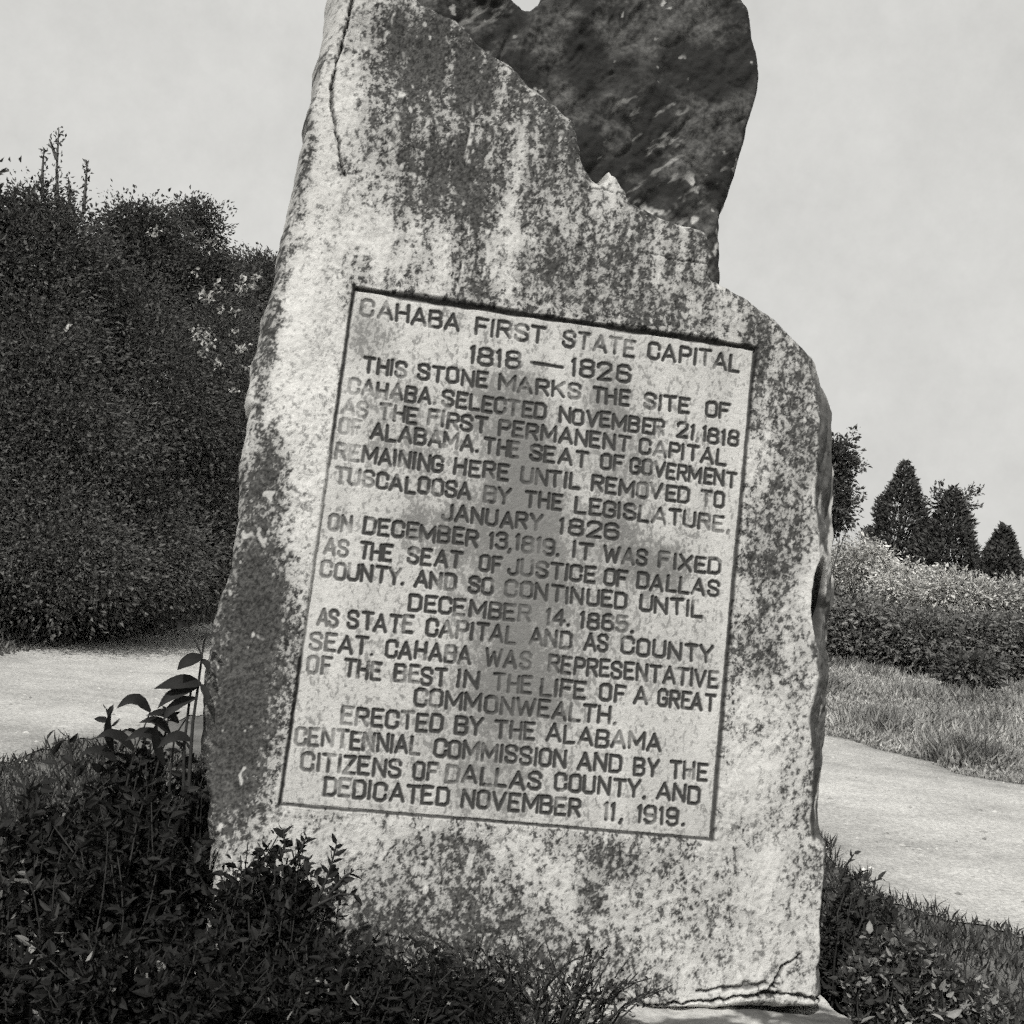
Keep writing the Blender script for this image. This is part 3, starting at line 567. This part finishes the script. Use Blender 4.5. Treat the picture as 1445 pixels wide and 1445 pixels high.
def tree(name, label, cat, base, ells, nclump, per, leaf, shade, var=.35, trunk_r=.09, spread=.16, shell=.55, group=None, pale=None, rng=None, twigs=()):
    """tapered trunk, limbs to the clumps, leaf-sized faces in clumps through the crown's volume"""
    rng = rng or RNG
    root = empty(name, base, label, cat, group)
    vol = np.array([np.prod(r)**(2/3) for _, r in ells]); cnt = np.maximum(3, (nclump*vol/vol.sum())).astype(int)
    C, LP, LD_, LS = [], [], [], []
    for (c, r), m in zip(ells, cnt):
        d = nrm(rng.normal(size=(m, 3))); rad = (shell+(1-shell)*rng.random((m, 1)))**.7
        cc = c+d*rad*r; C.append(cc)
        for p in cc:
            k_ = int(per*(.5+rng.random())*min(1, (r.min()/.22)**1.3)); sz = spread*(.6+.8*rng.random())
            q_ = np.clip(rng.normal(size=(k_, 3)), -1.7, 1.7)*np.minimum(sz*np.array([1.15, 1.15, .65]), r*.6)
            LP.append(p+q_); LD_.append(nrm(q_)+nrm(p-c)*.5+rng.normal(size=(k_, 3))*.5+np.array([0, 0, -.15]))
            LS.append(shade*(1+var*(rng.random(k_)-.5)*2)*(.8+.5*rng.random()))
    P = np.concatenate(LP); D = np.concatenate(LD_); S = np.concatenate(LS); ok = P[:, 2] > .02
    P, D, S = P[ok], D[ok], S[ok]; ls = leaf*(.45+1.2*rng.random(len(P))**1.6)
    V_, F_, s_ = leaf_faces(P, D, ls, ls*(.35+.3*rng.random(len(P))), S, fine=False, rng=rng)
    mesh_obj('crown', V_, F_, M_LEAF, root, shade=s_, smooth=False)
    C = np.concatenate(C); top = ells[0][0]; b3 = np.array(base, float)
    segs = [(bent(b3-[0, 0, .05], top, 8, .03, rng), trunk_r, trunk_r*.3)]
    tp = segs[0][0]
    for p in C[rng.choice(len(C), min(len(C), 22), replace=False)]:
        a = tp[rng.integers(2, 7)]
        segs.append((bent(a, p, 5, .1, rng), trunk_r*.3, trunk_r*.06))
    TP, TD = [], []
    for pts, dep, m_ in twigs:
        p3 = at(np.array([p[0] for p in pts], float), np.array([p[1] for p in pts], float), dep); segs.append((p3, .02, .006))
        t = rng.random(m_)**.8*(len(p3)-1); i0 = np.clip(t.astype(int), 0, len(p3)-2); f_ = (t-i0)[:, None]
        TP.append(p3[i0]*(1-f_)+p3[i0+1]*f_+rng.normal(size=(m_, 3))*.022); TD.append(rng.normal(size=(m_, 3))*.7+np.array([0, 0, .9]))
    if TP:
        P = np.concatenate(TP); Vt, Ft, st2 = leaf_faces(P, np.concatenate(TD), leaf*1.1, leaf*.5, np.full(len(P), shade*.8), fine=False, rng=rng)
        mesh_obj('top_sprig', Vt, Ft, M_LEAF, root, shade=st2, smooth=False)
    V_, F_ = tubes(segs); mesh_obj('trunk', V_, F_, M_BARK, root)
    if pale:
        PP, DD = [], []
        for px, py, rx, ry, dep, k_ in pale:
            c, r = ell(px, py, rx, ry, dep); PP.append(c+rng.normal(size=(k_, 3))*r*.55); DD.append(rng.normal(size=(k_, 3)))
        P = np.concatenate(PP); D = np.concatenate(DD); ls = leaf*1.0*(.7+.6*rng.random(len(P)))
        V_, F_, s_ = leaf_faces(P, D, ls, ls*.7, .42*(.8+.3*rng.random(len(P))), fine=False, rng=rng)  # sunlit clusters: the light is put into a paler leaf colour
        mesh_obj('sunlit_foliage', V_, F_, M_LEAF, root, shade=s_, smooth=False)
    return root
def foot(e, z=0): return (float(e[0][0]), float(e[0][1]), z)

# ---- left bank: trees and shrubs one can tell apart
DK = .085
g1, g2 = 'trees on the bank left of the road', 'shrubs on the bank left of the road'
E_ = [ell(30,420,105,150,12.5), ell(48,300,36,36,12.5), ell(98,300,18,8,12.5)]
tree('bank_tree', 'dark tree with ragged pointed top sprigs, farthest left on the bank', 'tree', foot(E_[0], .9), E_, 300, 160, .046, DK, group=g1,
     twigs=[([(82,300),(80,240),(83,182)],12.5,70),([(80,225),(73,205),(70,196)],12.5,16),([(118,300),(121,260),(123,228)],12.5,45),([(60,280),(60,240),(62,212)],12.5,40),([(96,300),(100,270),(96,250)],12.5,25)])
E_ = [ell(188,400,52,112,14.5), ell(150,440,46,100,14.5), ell(205,365,40,66,14.5)]
tree('bank_tree', 'dark dense tree with smooth rounded dome top on the bank', 'tree', foot(E_[0], 1.0), E_, 290, 160, .046, DK*.9, group=g1, pale=[(218,327,8,5,12.9,18),(125,285,3,3,13.2,4)])
E_ = [ell(280,435,52,84,15.5), ell(262,308,26,22,15.5), ell(290,326,24,24,15.5), ell(306,362,10,20,15.5)]
tree('bank_tree', 'dark tree with loose round top where sky shows through, on the bank', 'tree', foot(E_[0], 1.0), E_, 210, 130, .048, DK, shell=.6, group=g1, pale=[(300,345,10,12,13.8,14),(275,385,5,6,13.0,6)])
E_ = [ell(362,490,52,132,18), ell(335,430,44,66,18), ell(385,450,40,90,18)]
tree('bank_tree', 'dark flat topped tree close behind the left edge of the stone', 'tree', foot(E_[0], .6), E_, 250, 150, .054, DK, group=g1, pale=[(293,420,9,6,12.3,18),(312,408,12,6,12.6,12),(345,400,14,9,12.9,20),(365,388,7,7,12.9,12),(338,405,8,6,12.9,9)])
E_ = [ell(450,520,80,160,21), ell(520,560,90,140,21)]
tree('bank_tree', 'dark bank tree mostly hidden behind the stone', 'tree', foot(E_[0], .5), E_, 120, 60, .1, DK, group=g1)
E_ = [ell(-130,420,130,190,12), ell(-90,300,70,80,12)]
tree('bank_tree', 'dark tree at the left edge of the view on the bank', 'tree', foot(E_[0], .9), E_, 180, 70, .085, DK, group=g1)
sh_ = [(30,600,150,150,11.6,'dark shrub low on the bank below the tree with pointed sprigs'),(175,570,125,150,13,'dark shrub low on the bank below the dome topped tree'),
       (295,590,95,150,14.3,'dark shrub with leaf sprays coloured pale as if sunlit, beside the stone'),(20,780,160,90,10.9,'low dark shrub at the roadside, leftmost on the bank foot'),
       (160,780,110,90,12.0,'low dark shrub in the middle of the bank foot'),(275,760,75,95,13.4,'low dark shrub on the bank foot nearest the stone'),(-130,700,150,160,11.0,'dark shrub past the left end of the bank foot')]
pl = {2: [(283,470,12,7,11.9,25),(292,482,12,8,11.9,25),(330,470,7,4,11.9,9),(339,492,9,6,11.9,19),(284,500,6,3,11.9,9),(308,516,6,6,11.9,11),(330,551,8,3,11.9,9),(346,520,5,4,11.9,6),(318,438,16,4,11.9,12)],
      1: [(95,464,4,4,10.6,5)]}
for i, (x, y, rx, ry, dp, lab) in enumerate(sh_):
    E_ = [ell(x, y, rx, ry, dp), ell(x-rx*.4, y-ry*.3, rx*.6, ry*.7, dp+.3), ell(x+rx*.45, y+ry*.2, rx*.6, ry*.7, dp-.1)]
    tree('bank_shrub', lab, 'shrub', foot(E_[0], .25), E_+[ell(x+rx*.2, y-ry*.75, rx*.5, ry*.5, dp+.2), ell(x-rx*.75, y+ry*.3, rx*.5, ry*.6, dp+.1)], 400, 140, .040, DK*(1.0+.15*(i > 2)), trunk_r=.05, shell=.25, spread=.24, group=g2, pale=pl.get(i))
# undergrowth clothing the bank
n = 60000; ii = RNG.integers(0, len(ts)-60, n); oo = RNG.random(n)**1.3*6
P = np.stack([bx[ii]+nxv[ii]*oo, by[ii]+nyv[ii]*oo, np.zeros(n)], -1); P[:, 2] = bank_z(oo)*(.8+.4*fbm(P[:, 0]*.5, P[:, 1]*.5, 3, 3))+RNG.random(n)**2*.55*sstep(0, .6, oo)
D = RNG.normal(size=(n, 3))+np.array([.3, -.4, .5]); ls = .05+.06*RNG.random(n)
V_, F_, s_ = leaf_faces(P, D, ls, ls*.4, (.08+.08*sstep(1.2, 0, oo))*(.6+.8*RNG.random(n)), fine=False)
tag(mesh_obj('undergrowth', V_, F_, M_LEAF, shade=s_, smooth=False), 'dark leafy undergrowth covering the bank beside the road', 'undergrowth', kind='stuff')

n = 26000; ii = RNG.integers(0, len(ts)-60, n); oo = -.28+.95*RNG.random(n)**1.2
P = np.stack([bx[ii]+nxv[ii]*oo, by[ii]+nyv[ii]*oo, np.clip(bank_z(np.clip(oo, 0, 9)), 0, 9)], -1); P[:, :2] += RNG.normal(size=(n, 2))*.05
a_ = RNG.random(n)*6.28; D = np.stack([np.cos(a_)*.5, np.sin(a_)*.5, np.ones(n)], -1); hh = (.05+.16*sstep(-.3, .4, oo))*(.5+.9*RNG.random(n))
V_, F_, s_ = leaf_faces(P, D, hh, .014+.012*RNG.random(n), .15*(.5+.9*RNG.random(n)), curl=.35, fine=False)
tag(mesh_obj('verge_grass', V_, F_, M_LEAF, shade=s_, smooth=False), 'rough grass along the foot of the bank at the road edge', 'grass', kind='stuff')

# ---- right side, beyond the road
def conifer(label, px, top, half, depth, shade, leader=0, base_z=0):
    c = at(px, top, depth); H = c[2]; base = (float(c[0]), float(c[1]), 0.); s = depth/F_PX; R = half*s
    root = empty('cedar_tree', base, label, 'tree', 'cedars beyond the right hand shrubs')
    n = 15000; t = RNG.random(n)**.6; z = H*(1-t)                       # t=0 at the tip
    rad = R*np.clip(t*1.75, 0, 1)**.9*(.55+.45*RNG.random(n)); a = RNG.random(n)*2*math.pi
    lump = .72+.5*vn(a*1.3+3, z*3.2, 300+int(px))
    P = np.stack([base[0]+np.cos(a)*rad*lump, base[1]+np.sin(a)*rad*lump, z], -1)
    D = np.stack([np.cos(a), np.sin(a), .6+.5*RNG.random(n)], -1)+RNG.normal(size=(n, 3))*.35
    ls = .10+.12*RNG.random(n)
    V_, F_, s_ = leaf_faces(P, D, ls, ls*.35, shade*(.6+.8*RNG.random(n)), fine=False)
    mesh_obj('crown', V_, F_, M_LEAF, root, shade=s_, smooth=False)
    segs = [(bent((base[0], base[1], -.05), (base[0], base[1], H*.97), 8, .004), .12, .01)]
    for k_ in range(leader):
        a = RNG.random()*6.28; p0 = np.array([base[0], base[1], H*.86]); p1 = p0+np.array([math.cos(a)*.75, math.sin(a)*.4, .15+.75*RNG.random()])
        segs.append((bent(p0, p1, 5, .08), .03, .012))
        m_ = 40; tt_ = .4+.6*RNG.random((m_, 1)); Q_ = p0+(p1-p0)*tt_+RNG.normal(size=(m_, 3))*.05
        Vx, Fx, sx_ = leaf_faces(Q_, RNG.normal(size=(m_, 3))+(p1-p0), .12, .05, np.full(m_, shade), fine=False)
        mesh_obj('top_sprig', Vx, Fx, M_LEAF, root, shade=sx_, smooth=False)
    V_, F_ = tubes(segs); mesh_obj('trunk', V_, F_, M_BARK, root)
conifer('dark pointed cedar, the left one of the pair right of the stone', 1279, 652, 62, 34, .075)
conifer('dark cedar with bare forked sprigs at its top, right of the pointed cedar', 1347, 690, 66, 33, .075, leader=9)
conifer('dark cedar at the far right, past the cedar with forked sprigs', 1418, 742, 48, 31, .07)
E_ = [ell(1178,650,18,34,24), ell(1168,715,22,46,24), ell(1217,656,6,5,24), ell(1200,612,7,8,24), ell(1212,692,6,6,24)]
tree('roadside_tree', 'small leafy dark tree peeping out behind the right edge of the stone', 'tree', foot(E_[0]), E_, 130, 60, .085, .08, spread=.12, trunk_r=.035)
g3 = 'shrubs across the road right of the stone'  # back row coloured pale for its lit tops, front row darker
for x, y, rx, ry, dp, sh0, nn, lab in ((1215,800,44,40,27,.46,70,'leafy shrub coloured pale as if sunlit, right against the stone, behind the dark thicket'),(1275,828,44,34,26,.48,70,'leafy shrub coloured pale as if sunlit, below the pointed cedar'),(1345,838,46,34,25,.46,70,'leafy shrub coloured pale as if sunlit, below the cedar with forked sprigs'),
        (1425,846,42,34,25,.44,60,'leafy shrub coloured pale as if sunlit, at the far right of the row'),(1215,890,56,46,21,.165,120,'dark rounded shrub beside the stone across the road'),(1300,902,52,38,20.5,.155,120,'dark rounded shrub in the middle across the road'),
        (1375,905,46,40,20.8,.165,110,'dark rounded shrub at the right end of the dark row'),(1455,915,46,40,20.8,.155,80,'dark rounded shrub at the picture edge past the row'),(1368,945,26,20,17.5,.11,40,'small low grey shrub standing alone in the field grass')):
    E_ = [ell(x, y, rx, ry, dp), ell(x-rx*.45, y+ry*.2, rx*.55, ry*.7, dp), ell(x+rx*.45, y+ry*.15, rx*.55, ry*.75, dp)]
    b0 = ground(x, 950)[:2] if sh0 < .1 else E_[0][0][:2]
    tree('field_shrub', lab, 'shrub', (float(E_[0][0][0]), float(E_[0][0][1]), 0), E_, nn, 70, .085, sh0, var=.5, trunk_r=.04, shell=.4, spread=.17, group=g3)
# field grass beyond the road (uncountable)
def blades(pts, h, w, shade, lean=.4):
    n = len(pts); a = RNG.random(n)*6.28; D = np.stack([np.cos(a)*lean, np.sin(a)*lean, np.ones(n)], -1)+RNG.normal(size=(n, 3))*.12
    V_, F_, s_ = leaf_faces(pts, D, h, w, shade, curl=.3, fine=False); return V_, F_, s_
n = 110000; y = 8.8+RNG.random(n)**1.25*18; x = 1.2+RNG.random(n)*(y*.55)
P = np.stack([x, y, np.zeros(n)], -1); ok = poly_sdf(rp, x, y)+(fbm(x*1.6, y*1.6, 4, 5)-.5)*.5 < .03; P = P[ok]
n = len(P); tuft = fbm(P[:, 0]*1.3, P[:, 1]*1.3, 3, 130); hh = (.05+.16*sstep(.45, .75, tuft))*(.6+.8*RNG.random(n))
V_, F_, s_ = blades(P, hh, .012+.012*RNG.random(n), (.36+.2*(fbm(P[:, 0]*.9, P[:, 1]*2.2, 4, 131)-.5)*2)*(.6+.7*RNG.random(n))*(1-.55*sstep(.58, .75, tuft)))
tag(mesh_obj('field_grass', V_, F_, M_LEAF, shade=s_, smooth=False), 'pale rough grass in the field across the road', 'grass', kind='stuff')

# low wood along the far side of the field, closing the horizon
n = 60000; x = -25+RNG.random(n)*130; y = 62+8*RNG.random(n)+.12*np.abs(x); top_ = 1.6+2.2*fbm(x*.22, x*0+2, 4, 150)
P = np.stack([x, y, top_*RNG.random(n)**.8], -1); ls = .22+.25*RNG.random(n)
V_, F_, s_ = leaf_faces(P, RNG.normal(size=(n, 3)), ls, ls*.7, .16*(.6+.8*RNG.random(n)), fine=False)
tag(mesh_obj('distant_wood', V_, F_, M_LEAF, shade=s_, smooth=False), 'low wood on the far side of the field', 'wood', kind='stuff')

# ---- plants round the foot of the stone
def shrub(name, label, ells, base, nst, per, leaf, shade, asp=.45, var=.5, group=None, sprigs=(), rng=RNG, pale_frac=.0, pale=.3):
    root = empty(name, base, label, 'shrub', group); b3 = np.array(base, float)
    segs, LP, LD_, LS = [], [], [], []
    wts = np.array([np.prod(r)**(2/3) for _, r in ells]); wts /= wts.sum()
    for k_ in range(nst):
        c, r = ells[rng.choice(len(ells), p=wts)]
        tip = c+nrm(rng.normal(size=3))*r*(rng.random()**.4); tip[2] = max(tip[2], .03)
        st0 = b3+np.array([rng.normal()*.06, rng.normal()*.06, 0]); st0 = st0*.6+np.array([tip[0], tip[1], 0])*.4 if rng.random() < .6 else st0
        st0[2] = 0
        pl_ = bent(st0, tip, 8, .10, rng); segs.append((pl_, .004, .0015))
        m_ = int(per*(.6+.8*rng.random())); t = .35+.65*rng.random(m_)
        idx = t*7; i0 = np.clip(idx.astype(int), 0, 6); fr_ = (idx-i0)[:, None]
        p = pl_[i0]*(1-fr_)+pl_[i0+1]*fr_; ax_ = nrm(pl_[i0+1]-pl_[i0])
        side = nrm(np.cross(ax_, rng.normal(size=(m_, 3))))
        LP.append(p+rng.normal(size=(m_, 3))*leaf*.35); LD_.append(side+ax_*.55+rng.normal(size=(m_, 3))*.25)
        LS.append(shade*(1+var*(rng.random(m_)-.5)*2))
    for pts, dep, m_, lf in sprigs:                                       # single sprigs standing clear of the mass
        pts3 = at(np.array([p[0] for p in pts], float), np.array([p[1] for p in pts], float), dep)
        segs.append((pts3, .004, .002)); t = np.concatenate([np.linspace(.15, 1, m_)]); idx = t*(len(pts3)-1); i0 = np.clip(idx.astype(int), 0, len(pts3)-2); fr_ = (idx-i0)[:, None]
        p = pts3[i0]*(1-fr_)+pts3[i0+1]*fr_; ax_ = nrm(pts3[i0+1]-pts3[i0]); sg = np.where(np.arange(m_) % 2, 1, -1)[:, None]
        side = nrm(np.cross(ax_, np.array([0.1, -1, .1])))*sg
        LP.append(p); LD_.append(side*.8+ax_*.8+rng.normal(size=(m_, 3))*.2); LS.append(np.full(m_, shade)*(.7+.5*rng.random(m_)))
        LP[-1] = p; segs[-1] = (pts3, .0045, .002)
    P = np.concatenate(LP); D = np.concatenate(LD_); S = np.concatenate(LS)
    pf = rng.random(len(P)) < pale_frac; S = np.where(pf, pale*(.7+.5*rng.random(len(P))), S)
    ok = P[:, 2] > .005; P, D, S = P[ok], D[ok], S[ok]; ls = leaf*(.5+1.1*rng.random(len(P))**1.5)
    V_, F_, s_ = leaf_faces(P, D, ls, ls*asp*(.7+.6*rng.random(len(P))), S, curl=.18, rng=rng)
    mesh_obj('foliage', V_, F_, M_LEAF, root, shade=s_, smooth=False)
    V_, F_ = tubes(segs); mesh_obj('stems', V_, F_, M_STEM, root)
    return root
SD = float(O[1])                                                       # depth of the stone face
g4 = 'dark shrubs round the foot of the stone'
def gnd(x, d): p = at(x, 1300, d); return (float(p[0]), float(d), 0.)
FS = .020
shrub('shrub', 'dark leafy shrub hugging the lower left edge of the stone', [ell(215,1130,80,110,SD-.05), ell(250,1190,50,110,SD-.15), ell(180,1090,50,55,SD-.05)], gnd(215, SD-.1), 150, 52, .032, FS, group=g4,
      sprigs=[([(100,1110),(104,1085),(100,1060),(96,1040)],SD-.1,7,.05),([(85,1120),(82,1090),(74,1066),(66,1044)],SD-.12,6,.05),([(140,1070),(150,1050),(160,1042),(178,1030)],SD-.1,6,.04),([(160,1075),(158,1040),(155,1020),(150,1000)],SD-.1,7,.035),([(225,1060),(235,1030),(238,1005)],SD-.1,5,.04)])
shrub('shrub', 'dark spreading shrub at the far lower left', [ell(100,1200,110,110,SD-.3), ell(40,1240,90,110,SD-.3), ell(60,1160,60,60,SD-.3), ell(110,1120,60,40,SD-.2)], gnd(90, SD-.3), 150, 52, .031, FS*1.1, group=g4,
      sprigs=[([(40,1140),(36,1115),(30,1090)],SD-.3,5,.04),([(10,1150),(4,1125),(-4,1105)],SD-.3,5,.04)])
shrub('shrub', 'shrub with some pale leaves at the left edge of the picture', [ell(10,1290,70,90,SD-.55), ell(30,1370,80,80,SD-.6), ell(-40,1250,60,110,SD-.5)], gnd(10, SD-.55), 110, 44, .034, FS*1.5, group=g4, pale_frac=.12, pale=.22)
shrub('shrub', 'small leaved dark shrub with a clear upright sprig in front of the stone', [ell(350,1235,45,62,SD-.32), ell(400,1215,40,48,SD-.35), ell(425,1265,55,45,SD-.38), ell(320,1290,40,60,SD-.32)], gnd(380, SD-.35), 110, 40, .026, FS*.9, asp=.5, group=g4,
      sprigs=[([(440,1290),(455,1255),(466,1225),(475,1192)],SD-.4,17,.03),([(455,1275),(475,1250),(485,1238),(500,1228)],SD-.4,10,.03),([(410,1220),(425,1200),(432,1180)],SD-.36,9,.03),([(395,1215),(402,1195),(400,1172)],SD-.36,9,.03),([(435,1285),(452,1275),(478,1262),(498,1262)],SD-.42,10,.03)])
shrub('shrub', 'broad low dark shrub at the bottom left, below the sprigged one', [ell(230,1370,150,75,SD-.62), ell(120,1400,110,80,SD-.7), ell(330,1390,90,60,SD-.62)], gnd(220, SD-.65), 200, 54, .029, FS*.8, group=g4, pale_frac=.012, pale=.25)
shrub('shrub', 'low dark shrub spreading along the foot of the stone at the bottom middle', [ell(500,1370,120,48,SD-.5), ell(620,1385,110,42,SD-.48), ell(430,1400,100,50,SD-.55)], gnd(520, SD-.5), 200, 50, .025, FS*.8, asp=.4, group=g4, pale_frac=.02, pale=.28)
shrub('shrub', 'sparse low creeper with speckled leaves against the stone foot', [ell(700,1345,90,28,SD-.26), ell(820,1355,90,30,SD-.28), ell(900,1385,50,16,SD-.3), ell(590,1330,60,26,SD-.26)], gnd(760, SD-.27), 110, 18, .016, .05, asp=.5, var=.8, group=g4, pale_frac=.18, pale=.3)
shrub('shrub', 'dark shrub at the lower right corner of the stone', [ell(1195,1260,38,44,SD+.35), ell(1235,1285,36,30,SD+.35), ell(1190,1330,40,50,SD+.3)], gnd(1205, SD+.35), 90, 46, .026, .04, group=g4, sprigs=[([(1185,1240),(1195,1220),(1205,1205)],SD+.3,6,.03),([(1210,1260),(1225,1245),(1245,1240)],SD+.3,6,.03)])
shrub('shrub', 'leafy shrub with mixed pale and dark leaves at the bottom right', [ell(1265,1370,80,60,SD+.05), ell(1330,1400,70,60,SD), ell(1260,1330,60,30,SD+.1), ell(1400,1420,60,50,SD)], gnd(1290, SD+.03), 130, 44, .029, .055, asp=.5, group=g4, pale_frac=.28, pale=.26)

# long leaved weed against the left edge
weed = empty('weed', gnd(268, SD-.12), 'tall weed with long pointed leaves by the left edge of the stone', 'plant')
def blade_px(name, p, dep, width, parent, shade=.02, n_=8, bow=.0):
    pts = at(np.array([q_[0] for q_ in p], float), np.array([q_[1] for q_ in p], float), np.linspace(dep, dep-.06, len(p)))
    t = np.linspace(0, 1, n_+1); src = np.linspace(0, 1, len(p)); C = np.stack([np.interp(t, src, pts[:, i]) for i in range(3)], -1)
    T = nrm(np.gradient(C, axis=0)); up = np.array([.25, -.8, .55]); S = nrm(np.cross(T, up)); N = np.cross(S, T)
    w = width*np.sin(np.pi*np.clip(t, .03, .995)**.75)[:, None]*.5
    V_ = np.concatenate([C+S*w+N*w*.35, C, C-S*w+N*w*.35]); m_ = n_+1; i = np.arange(n_)
    F_ = np.concatenate([np.stack([i, i+1, i+1+m_, i+m_], -1), np.stack([i+m_, i+1+m_, i+1+2*m_, i+2*m_], -1)])
    return mesh_obj(name, V_, F_, M_LEAF, parent, shade=np.full(len(V_), shade))
WD = SD-.12
for p, wd in (([(286,926),(272,930),(258,938),(250,946)],.036), ([(284,966),(262,962),(240,966),(217,972)],.042), ([(280,968),(258,974),(236,985),(222,1000)],.034), ([(276,985),(256,990),(238,1004),(230,1018)],.030),
              ([(284,930),(292,938),(295,950)],.02), ([(284,965),(291,980),(292,996)],.02), ([(282,905),(290,898),(300,896)],.02), ([(264,884),(256,880),(252,885),(255,892)],.016), ([(212,1004),(196,988),(180,988),(164,1000)],.034), ([(240,1035),(226,1020),(212,1016),(196,1020)],.028), ([(236,1050),(216,1036),(196,1034),(176,1046)],.034), ([(252,1020),(240,1008),(222,1006),(206,1010)],.028), ([(270,1045),(252,1038),(236,1044),(222,1056)],.03), ([(190,1060),(172,1040),(152,1034),(134,1042)],.03), ([(165,1075),(148,1060),(130,1058),(112,1066)],.028), ([(232,1080),(222,1056),(218,1036),(222,1016)],.026), ([(160,1060),(152,1040),(152,1020),(158,1000)],.022)):
    blade_px('leaf', p, WD, wd, weed)
_s = [(tuple(at(np.array(x), np.array(y), WD) for x, y in pp), a, b) for pp, a, b in
      ((((264,1180),(268,1080),(272,1020),(280,965),(285,925)), .006, .003), (((258,1180),(260,1050),(266,1000),(270,970)), .005, .003), (((236,1180),(240,1100),(246,1040),(262,1015)), .004, .002), (((212,1180),(214,1110),(228,1060),(240,1035)), .004, .002), (((170,1180),(176,1120),(190,1060),(212,1004)), .004, .002), (((286,928),(276,905),(264,884),(257,880)), .0025, .0015), (((285,925),(288,905),(292,895)), .003, .002))]
_s = [(np.array([np.array(q_, float) for q_ in pp]), a, b) for pp, a, b in _s]
for pp, a, b in _s: pp[0][2] = max(pp[0][2], 0) if pp[0][2] < .2 else pp[0][2]
V_, F_ = tubes(_s); mesh_obj('stems', V_, F_, grey_mat('weed_stem', .03, attr=False), weed)

# stones
for x, y, d, size, sd_, lab in ((1210,1405,SD+.05,(.07,.06,.055),4,'pale broken stone lying at the right foot of the monument'),
        (1190,1440,SD-.1,(.08,.06,.05),5,'low pale stone at the bottom right corner of the monument'),(1232,1440,SD-.08,(.06,.06,.05),6,'small pale stone right of the other stones at the monument foot')):
    c = at(x, y, d); c[2] = max(c[2]*0+size[2]*.6, 0) if x > 1000 else c[2]
    if x < 1000:
        g_ = ground(x, y+14); c = np.array([g_[0], g_[1], .06]); size = tuple(s_*g_[1]/3.6 for s_ in size)
    P, q_, s_ = rock_mesh((0, 0, 0), size, 18, sd_)
    o = mesh_obj('rock', P, q_, M_ROCK, None, shade=s_); o.location = Vector(c); tag(o, lab, 'stone', 'loose stones near the monument')

# turf and low weeds round the monument
n = 42000; x = -2.6+RNG.random(n)*5.4; y = 2.1+RNG.random(n)*4.6
ok = (poly_sdf(rp, x, y)+(fbm(x*1.6, y*1.6, 4, 5)-.5)*.5 < .05); x, y = x[ok], y[ok]; n = len(x)
P = np.stack([x, y, np.zeros(n)], -1)
V_, F_, s_ = blades(P, .03+.07*RNG.random(n)*fbm(x*3, y*3, 2, 140)*1.6, .006+.005*RNG.random(n), .042*(.5+1.0*RNG.random(n)), .5)
tag(mesh_obj('turf', V_, F_, M_LEAF, shade=s_, smooth=False), 'short dark turf round the foot of the monument', 'grass', kind='stuff')
